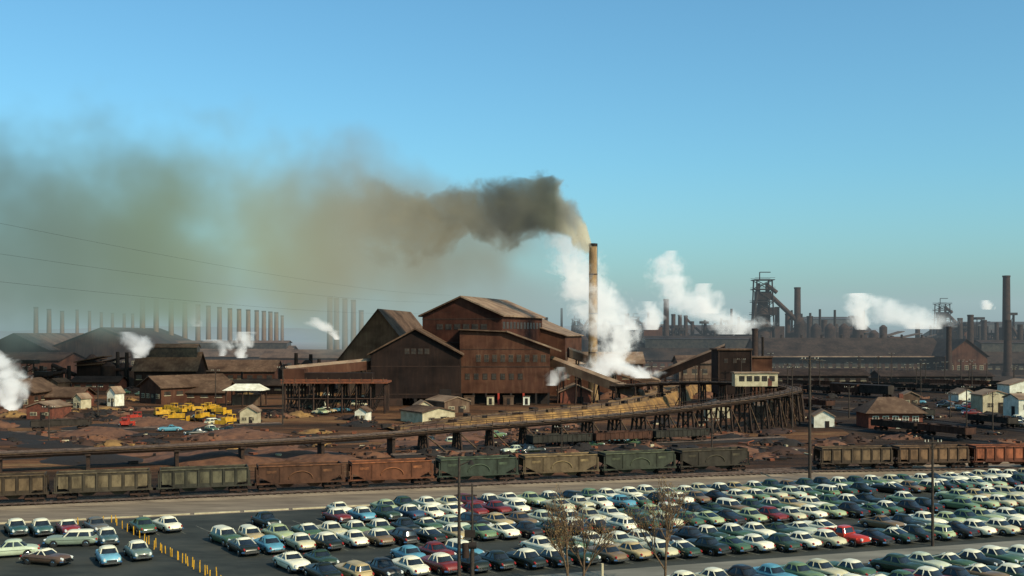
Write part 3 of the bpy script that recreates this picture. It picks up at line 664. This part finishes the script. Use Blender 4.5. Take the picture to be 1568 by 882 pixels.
for (xa,ya,xb,yb,kind,full) in [(1190,600,1700,632,'b',.7),(1200,592,1700,612,'g',.8),(1230,625,1700,675,'g',.6),(1215,648,1700,700,'g',.5),(1180,585,1650,598,'g',.8),(-60,706,560,676,'g',.0),(-60,668,430,650,'g',.15),(560,712,1230,690,'g',.0),(600,700,1200,672,'g',.35)]:
    p0,p1=G(xa,ya),G(xb,yb); track('railway_track',[p0,p1],False)
    a=Vector((*p0,0));c=Vector((*p1,0));d=(c-a);n=int(d.length/13.2);d.normalize();ang=math.atan2(d.y,d.x)
    for i in range(n):
        if R.random()<full:
            p=a+d*13.2*(i+.5); inst(boxM if kind=='b' and R.random()<.35 else gonM,'freight_car',(p.x,p.y,.53),ang,1,R.choice([(.04,.024,.016),(.03,.024,.02),(.06,.026,.016),(.025,.024,.02)]))
def pole(px,pyb,pyt,arms=1,r=.16,d=None,name='utility_pole',armw=1.3,m=post):
    d=d or GD(pyb); x=X(px,d); h=Z(pyt,d); b=B(); b.cyl((0,0,0),(0,0,h),r*1.25,r*.8,m,8)
    for i in range(arms):
        z=h-.5-i*1.1; b.box((0,-.15,z),(2*armw,.12,.14),m)
        for k in(-1,-.6,.6,1): b.cyl((k*armw*.92,-.15,z+.07),(k*armw*.92,-.15,z+.3),.05,.04,white,6)
        b.beam((0,-.1,z-.7),(armw*.6,-.15,z),.05,m); b.beam((0,-.1,z-.7),(-armw*.6,-.15,z),.05,m)
    return b.obj(name,(x,d,0))
pole(1240,736,545,1,.2); pole(1428,836,670,1,.13,armw=.9)
for px,pb,pt in [(1135,620,548),(1345,600,545),(1213,655,560),(1480,655,590),(1300,640,590),(1365,590,540),(1410,610,555),(1455,640,600),(1520,660,600),(1255,600,550),(433,650,560),(150,640,590),(75,680,620),(330,620,565),(245,590,540),(1090,700,640),(860,700,650),(40,600,560),(1180,590,540),(1315,590,545)]: pole(px,pb,pt,1,.14)
for i in range(45): 
    px=R.uniform(990,1600);d=R.uniform(430,545); b=None; pole(px,0,R.uniform(548,566),1,.16,d=d)
d=92; b=B(); b.cyl((0,0,0),(0,0,11.6),.17,.1,post,10); b.cyl((1.1,0,0),(1.1,0,9.4),.12,.08,post,8)
for z in(6.2,8.4,9.2): b.box((.55,0,z),(1.9,.12,.12),post)
b.cyl((1.1,0,0),(1.1,0,4.2),.2,.18,post,8); b.cyl((.8,0,4.2),(1.45,0,4.2),.3,.3,steel,10); b.cyl((.55,-.1,3.2),(.55,-.1,4.4),.3,.3,steel2,10); b.box((.9,0,5.2),(.9,.3,.6),steel)
b.beam((0,0,10.9),(1.0,0,11.3),.08,post); b.cyl((1.0,0,11.0),(1.0,0,11.35),.3,.08,steel,10)
b.obj('floodlight_pole',(X(703,d),d,0))
b=B()
def wire(p,q,sag,r=.035,n=14):
    p=Vector(p);q=Vector(q); pr=None
    for i in range(n+1):
        t=i/n; c=p.lerp(q,t)-Vector((0,0,sag*4*t*(1-t)))
        if pr: b.cyl(pr,c,r,r,steel,4,cap=False)
        pr=c
for yl,yr in((330,452),(380,462),(425,478)):
    wire((X(-60,90),90,Z(yl,90)),(X(690,348),348,Z(yr,348)),1.5,.009)
b.obj('overhead_wires')
b=B(); b.cyl((0,0,0),(0,0,33),.4,.22,post,8)
for z in(Z(330,90),Z(380,90),Z(425,90)): b.box((0,0,z),(3,.2,.2),post)
b.obj('utility_pole',(X(-60,90),90,0))
b=B()
top=(X(1240,164),164,17.6)
wire(top,(X(1428,114),114,10.6),.8,.012); wire(top,(X(1700,240),240,16),2,.012); wire(top,(X(1135,336),336,13),2,.012)
b.obj('overhead_wires')
# ---------------------------------------------------------------- small leafless trees
bark=M('bark',(.15,.09,.045),(.07,.042,.025),scale=5); leaf=M('dry_leaves',(.26,.15,.05),(.12,.07,.03),scale=5)
def tree(px,pyb,pyt,seed):
    r=random.Random(seed); d=GD(pyb); h=Z(pyt,d); b=B()
    def br(p,dr,ln,rad,k):
        q=p+dr*ln; b.cyl(p,q,rad,rad*.7,bark,5,cap=False)
        if k==0:
            for _ in range(3):
                c=q+Vector((r.gauss(0,.18),r.gauss(0,.18),r.gauss(0,.15))); s=.045; u=Vector((r.gauss(0,1),r.gauss(0,1),r.gauss(0,1))).normalized(); v=u.orthogonal().normalized()
                b.add([c+u*s,c+v*s,c-u*s,c-v*s],[(0,1,2,3)],leaf)
            return
        for _ in range(3 if k in(2,4) else 2):
            nd=(dr+Vector((r.uniform(-1,1),r.uniform(-1,1),r.uniform(-.1,.6)))*.7).normalized(); br(p.lerp(q,r.uniform(.5,1)),nd,ln*r.uniform(.6,.85),max(.018,rad*.58),k-1)
        if k>1: br(q,(dr+Vector((r.gauss(0,.12),r.gauss(0,.12),.1))).normalized(),ln*.82,rad*.7,k-1)
    br(Vector((0,0,0)),Vector((.03,0,1)).normalized(),h*.3,.14,5)
    b.obj('bare_tree',(X(px,d),d,0))
tree(868,915,758,3); tree(1018,905,745,5); tree(893,905,790,8)
# ---------------------------------------------------------------- distant hills
b=B(); hill=M('distant_woods',(.05,.05,.035),(.025,.028,.022),scale=.02); vs=[];n=120
for i in range(n+1):
    x=-3600+i*60; hh=34+22*noise.noise(Vector((i*.12,0,0)))+8*noise.noise(Vector((i*.6,3,0))); vs+=[(x,2600,0),(x,2750,max(12,hh)),(x,3400,0)]
b.add(vs,[(i*3+j,(i+1)*3+j,(i+1)*3+j+1,i*3+j+1) for i in range(n) for j in range(2)],hill,True); b.obj('hills')
# ---------------------------------------------------------------- smoke & steam (volumes; added emission stands in for scattered daylight)
def plume(name,pts,axis,K,cols_,nscale,kn=.9,edge=.5,emis=.5,step=.15,scat=1.0,cnoise=None,aniso=.2,det=4,fine=None,dist_=.8):
    ai={'X':0,'Z':2}[axis]; oth=[0,1,2]; oth.remove(ai); o1,o2=oth
    c0,c1=pts[0][ai],pts[-1][ai]
    mn=[min(p[k] for p in pts) for k in(o1,o2)]; mxx=[max(p[k] for p in pts)+1e-3 for k in(o1,o2)]; rm=max(p[3] for p in pts)
    b=B(); n=12; rings=[]; 
    for i,p in enumerate(pts):
        q=p[3]*1.42; ring=[]
        for j in range(n):
            a=2*math.pi*j/n; v=[0,0,0]; v[ai]=p[ai]; v[o1]=p[o1]+q*math.cos(a); v[o2]=max(1.0+.02*j,p[o2]+q*math.sin(a)) if o2==2 else p[o2]+q*math.sin(a); ring.append(tuple(v))
        rings.append(ring)
    m=bpy.data.materials.new(name+'_volume'); m.use_nodes=True; nt=m.node_tree;N=nt.nodes;L=nt.links;N.clear()
    loft(b,rings,m); ob=b.obj(name,fix=True)
    try: m.cycles.volume_step_rate=step
    except Exception: pass
    out=N.new('ShaderNodeOutputMaterial'); tc=N.new('ShaderNodeTexCoord'); sep=N.new('ShaderNodeSeparateXYZ'); L.new(tc.outputs['Object'],sep.inputs[0])
    def math_(op,a,b_=None,clamp=False):
        k=N.new('ShaderNodeMath');k.operation=op;k.use_clamp=clamp
        for i,s in enumerate((a,b_)):
            if s is None: continue
            if isinstance(s,(int,float)): k.inputs[i].default_value=s
            else: L.new(s,k.inputs[i])
        return k.outputs[0]
    def mr(src,a,b_,c,d_,smooth=False,clamp=True):
        k=N.new('ShaderNodeMapRange'); k.clamp=clamp
        if smooth:k.interpolation_type='SMOOTHSTEP'
        L.new(src,k.inputs[0]); 
        for i,v in enumerate((a,b_,c,d_)): k.inputs[i+1].default_value=v
        return k.outputs[0]
    t=mr(sep.outputs[ai],c0,c1,0,1)
    r=N.new('ShaderNodeValToRGB'); e=r.color_ramp.elements
    def col(p): return ((p[o1]-mn[0])/(mxx[0]-mn[0]),(p[o2]-mn[1])/(mxx[1]-mn[1]),p[3]/rm,p[4])
    e[0].position=0;e[0].color=col(pts[0]);e[1].position=1;e[1].color=col(pts[-1])
    for p in pts[1:-1]: k=e.new((p[ai]-c0)/(c1-c0)); k.color=col(p)
    L.new(t,r.inputs[0]); sc=N.new('ShaderNodeSeparateColor'); L.new(r.outputs[0],sc.inputs[0])
    a1=mr(sc.outputs[0],0,1,mn[0],mxx[0]); a2=mr(sc.outputs[1],0,1,mn[1],mxx[1]); rad=math_('MULTIPLY',sc.outputs[2],rm)
    d1=math_('SUBTRACT',sep.outputs[o1],a1); d2=math_('SUBTRACT',sep.outputs[o2],a2)
    dist=math_('SQRT',math_('ADD',math_('MULTIPLY',d1,d1),math_('MULTIPLY',d2,d2)))
    q=math_('DIVIDE',dist,rad)
    def noise_(sc_,dt,ds):
        nz=N.new('ShaderNodeTexNoise'); nz.inputs['Scale'].default_value=sc_; nz.inputs['Detail'].default_value=dt; nz.inputs['Roughness'].default_value=.6; nz.inputs['Distortion'].default_value=ds
        L.new(tc.outputs['Object'],nz.inputs['Vector']); return math_('SUBTRACT',nz.outputs['Fac'],.5)
    nn=math_('MULTIPLY',noise_(nscale,det,dist_),kn*2.4)
    if fine: nn=math_('ADD',nn,math_('MULTIPLY',noise_(fine[0],2,0),fine[1]*2.4))
    s=math_('ADD',math_('SUBTRACT',.9,q),nn)
    dens=mr(s,0,edge,0,1,True)
    dens=math_('MULTIPLY',dens,mr(q,1.0,1.34,1,0,True))
    dens=math_('MULTIPLY',dens,r.outputs['Alpha']); dens=math_('DIVIDE',math_('MULTIPLY',dens,K),rad)
    cr=N.new('ShaderNodeValToRGB'); e=cr.color_ramp.elements; e[0].position=0;e[0].color=(*cols_[0][1],1);e[1].position=1;e[1].color=(*cols_[-1][1],1)
    for p,c in cols_[1:-1]: k=e.new(p);k.color=(*c,1)
    L.new(t,cr.inputs[0]); colr=cr.outputs[0]
    if cnoise:
        f=mr(math_('ADD',noise_(cnoise[0],2,0),.5),.38,.62,0,1)
        mx=N.new('ShaderNodeMix');mx.data_type='RGBA';mx.blend_type='MULTIPLY';mx.inputs[7].default_value=(*cnoise[1],1);L.new(f,mx.inputs[0]);L.new(colr,mx.inputs[6]);colr=mx.outputs[2]
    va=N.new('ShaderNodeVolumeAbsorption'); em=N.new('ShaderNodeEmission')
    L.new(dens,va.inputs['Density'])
    L.new(colr,em.inputs[0]); L.new(math_('MULTIPLY',dens,emis),em.inputs[1])  # self-glow scaled by density, in place of multiply scattered light
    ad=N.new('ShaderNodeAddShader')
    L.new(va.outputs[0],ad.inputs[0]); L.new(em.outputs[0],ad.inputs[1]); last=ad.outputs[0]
    if scat:
        vs=N.new('ShaderNodeVolumeScatter'); vs.inputs['Anisotropy'].default_value=aniso; L.new(colr,vs.inputs['Color']); L.new(colr,va.inputs['Color']); L.new(math_('MULTIPLY',dens,scat),vs.inputs['Density'])
        ad2=N.new('ShaderNodeAddShader'); L.new(last,ad2.inputs[0]); L.new(vs.outputs[0],ad2.inputs[1]); last=ad2.outputs[0]
    else: va.inputs['Color'].default_value=(0,0,0,1)
    L.new(last,out.inputs['Volume'])
    return ob
def PP(px,py,d,rpx,a=1): return (X(px,d),d,Z(py,d),rpx*d/F,a)
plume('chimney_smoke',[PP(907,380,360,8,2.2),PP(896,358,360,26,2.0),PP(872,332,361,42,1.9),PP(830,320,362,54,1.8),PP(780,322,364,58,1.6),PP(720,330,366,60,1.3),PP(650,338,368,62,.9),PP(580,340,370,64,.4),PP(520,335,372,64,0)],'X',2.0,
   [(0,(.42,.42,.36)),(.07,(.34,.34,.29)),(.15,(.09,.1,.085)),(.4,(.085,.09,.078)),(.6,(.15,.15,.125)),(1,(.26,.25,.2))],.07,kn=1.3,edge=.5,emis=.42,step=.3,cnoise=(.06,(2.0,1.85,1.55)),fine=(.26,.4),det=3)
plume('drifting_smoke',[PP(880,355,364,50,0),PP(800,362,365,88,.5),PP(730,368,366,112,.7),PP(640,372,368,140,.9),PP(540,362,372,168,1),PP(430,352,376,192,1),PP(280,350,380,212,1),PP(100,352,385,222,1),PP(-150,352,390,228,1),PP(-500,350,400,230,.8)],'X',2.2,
   [(0,(.34,.37,.32)),(.12,(.29,.29,.22)),(.22,(.31,.31,.22)),(.33,(.31,.35,.22)),(.42,(.24,.34,.25)),(.55,(.18,.265,.235)),(.75,(.13,.19,.175)),(1,(.12,.18,.16))],.024,kn=.85,edge=1.0,emis=1.0,step=.3,scat=0,cnoise=(.014,(.84,.78,.7)),fine=(.075,.35),det=3,dist_=0)  # no scattering here: the lit look is all emission colour
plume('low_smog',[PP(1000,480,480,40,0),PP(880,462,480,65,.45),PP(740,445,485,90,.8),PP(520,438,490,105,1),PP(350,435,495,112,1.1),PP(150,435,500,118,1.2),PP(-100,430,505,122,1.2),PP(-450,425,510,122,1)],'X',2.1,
   [(0,(.32,.42,.44)),(.25,(.3,.37,.33)),(.5,(.24,.3,.26)),(1,(.15,.19,.17))],.02,kn=.7,edge=1.0,emis=1.0,step=.4,scat=0,det=2,dist_=0)  # smog brightness comes from emission colour alone, not from the sun
W1=[(0,(.95,.93,.86)),(1,(.9,.9,.85))]
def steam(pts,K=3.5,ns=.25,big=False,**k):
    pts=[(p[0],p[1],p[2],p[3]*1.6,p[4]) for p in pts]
    plume('steam_cloud',pts,'Z',K*.75,W1,ns*.8,kn=1.25,edge=.9,emis=.5,step=.8,fine=(ns*2.6,.4) if big else None,det=3)  # emission brightens the steam to make up for missing light bounces
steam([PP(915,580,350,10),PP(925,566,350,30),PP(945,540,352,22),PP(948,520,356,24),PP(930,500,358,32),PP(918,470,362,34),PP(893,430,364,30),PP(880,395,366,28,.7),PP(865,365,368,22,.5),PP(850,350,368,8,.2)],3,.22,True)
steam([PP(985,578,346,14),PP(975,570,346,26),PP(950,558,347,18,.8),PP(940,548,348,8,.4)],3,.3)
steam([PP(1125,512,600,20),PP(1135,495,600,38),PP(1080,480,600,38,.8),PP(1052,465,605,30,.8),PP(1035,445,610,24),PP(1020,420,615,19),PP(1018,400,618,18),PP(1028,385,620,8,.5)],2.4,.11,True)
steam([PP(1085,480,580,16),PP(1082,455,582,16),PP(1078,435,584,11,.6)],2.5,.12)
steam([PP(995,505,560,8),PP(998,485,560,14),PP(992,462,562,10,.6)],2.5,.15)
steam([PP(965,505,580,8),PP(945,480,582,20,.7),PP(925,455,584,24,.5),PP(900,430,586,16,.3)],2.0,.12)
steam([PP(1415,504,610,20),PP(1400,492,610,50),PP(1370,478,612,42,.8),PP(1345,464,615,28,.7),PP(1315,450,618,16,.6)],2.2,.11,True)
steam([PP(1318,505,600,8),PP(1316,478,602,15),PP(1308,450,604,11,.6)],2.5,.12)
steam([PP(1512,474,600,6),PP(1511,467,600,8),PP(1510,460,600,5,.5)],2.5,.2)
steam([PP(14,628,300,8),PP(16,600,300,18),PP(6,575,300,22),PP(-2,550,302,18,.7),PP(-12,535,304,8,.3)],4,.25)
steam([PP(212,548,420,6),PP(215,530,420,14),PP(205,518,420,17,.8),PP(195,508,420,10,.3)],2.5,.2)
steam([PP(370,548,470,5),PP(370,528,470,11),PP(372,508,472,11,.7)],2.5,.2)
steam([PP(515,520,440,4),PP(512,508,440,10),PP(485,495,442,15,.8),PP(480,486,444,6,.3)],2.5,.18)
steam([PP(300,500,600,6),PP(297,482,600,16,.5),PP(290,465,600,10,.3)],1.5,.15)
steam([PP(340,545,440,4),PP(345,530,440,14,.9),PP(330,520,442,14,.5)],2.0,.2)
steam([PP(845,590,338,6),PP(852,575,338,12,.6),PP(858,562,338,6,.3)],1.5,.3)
def haze(name,x0,x1,y0,y1,z1,den,colr):
    m=bpy.data.materials.new(name); m.use_nodes=True; nt=m.node_tree;N=nt.nodes;L=nt.links;N.clear()
    out=N.new('ShaderNodeOutputMaterial');va=N.new('ShaderNodeVolumeAbsorption');em=N.new('ShaderNodeEmission');ad=N.new('ShaderNodeAddShader')
    va.inputs['Color'].default_value=(0,0,0,1);va.inputs['Density'].default_value=den; em.inputs[0].default_value=(*colr,1);em.inputs[1].default_value=den  # haze emits an even colour, standing in for daylight scattered by air
    L.new(va.outputs[0],ad.inputs[0]);L.new(em.outputs[0],ad.inputs[1]);L.new(ad.outputs[0],out.inputs['Volume'])
    b=B(); b.box(((x0+x1)/2,(y0+y1)/2,z1/2-.5),(x1-x0,y1-y0,z1+1),m); b.obj(name)
haze('haze_bank',-2500,2500,440,2400,90,.00045,(.42,.53,.58))
# ---------------------------------------------------------------- light, sky, camera
S=Vector((.66,-.6,.0)).normalized(); el=math.radians(36)
sd=Vector((S.x*math.cos(el),S.y*math.cos(el),math.sin(el)))
ld=bpy.data.lights.new('sun','SUN'); ld.energy=4.8; ld.angle=math.radians(.5); ld.color=(1,.84,.6)
lo=bpy.data.objects.new('sun',ld); scene.collection.objects.link(lo); lo.rotation_euler=sd.to_track_quat('Z','Y').to_euler()
w=bpy.data.worlds.new('World'); scene.world=w; w.use_nodes=True; nt=w.node_tree;N=nt.nodes;L=nt.links
bg=N['Background']; sk=N.new('ShaderNodeTexSky'); sk.sky_type='NISHITA'; sk.sun_disc=False; sk.sun_elevation=el; sk.sun_rotation=math.atan2(sd.x,sd.y); sk.air_density=1.0; sk.dust_density=2.0; sk.ozone_density=1.0
mx=N.new('ShaderNodeMix');mx.data_type='RGBA';mx.blend_type='MULTIPLY';mx.inputs[0].default_value=1;mx.inputs[7].default_value=(.6,1.06,1.16,1)
L.new(sk.outputs[0],mx.inputs[6]);L.new(mx.outputs[2],bg.inputs[0]); bg.inputs[1].default_value=.145
cam=bpy.data.cameras.new('camera'); co=bpy.data.objects.new('camera',cam); scene.collection.objects.link(co); scene.camera=co
co.location=(0,0,H); co.rotation_euler=(math.radians(90),0,0); cam.sensor_width=36; cam.lens=36*F/1568; cam.shift_y=(HY-441)/1568; cam.clip_end=20000; cam.clip_start=.5
scene.view_settings.view_transform='Standard'
try: scene.view_settings.look='None'
except Exception: pass
scene.view_settings.exposure=0
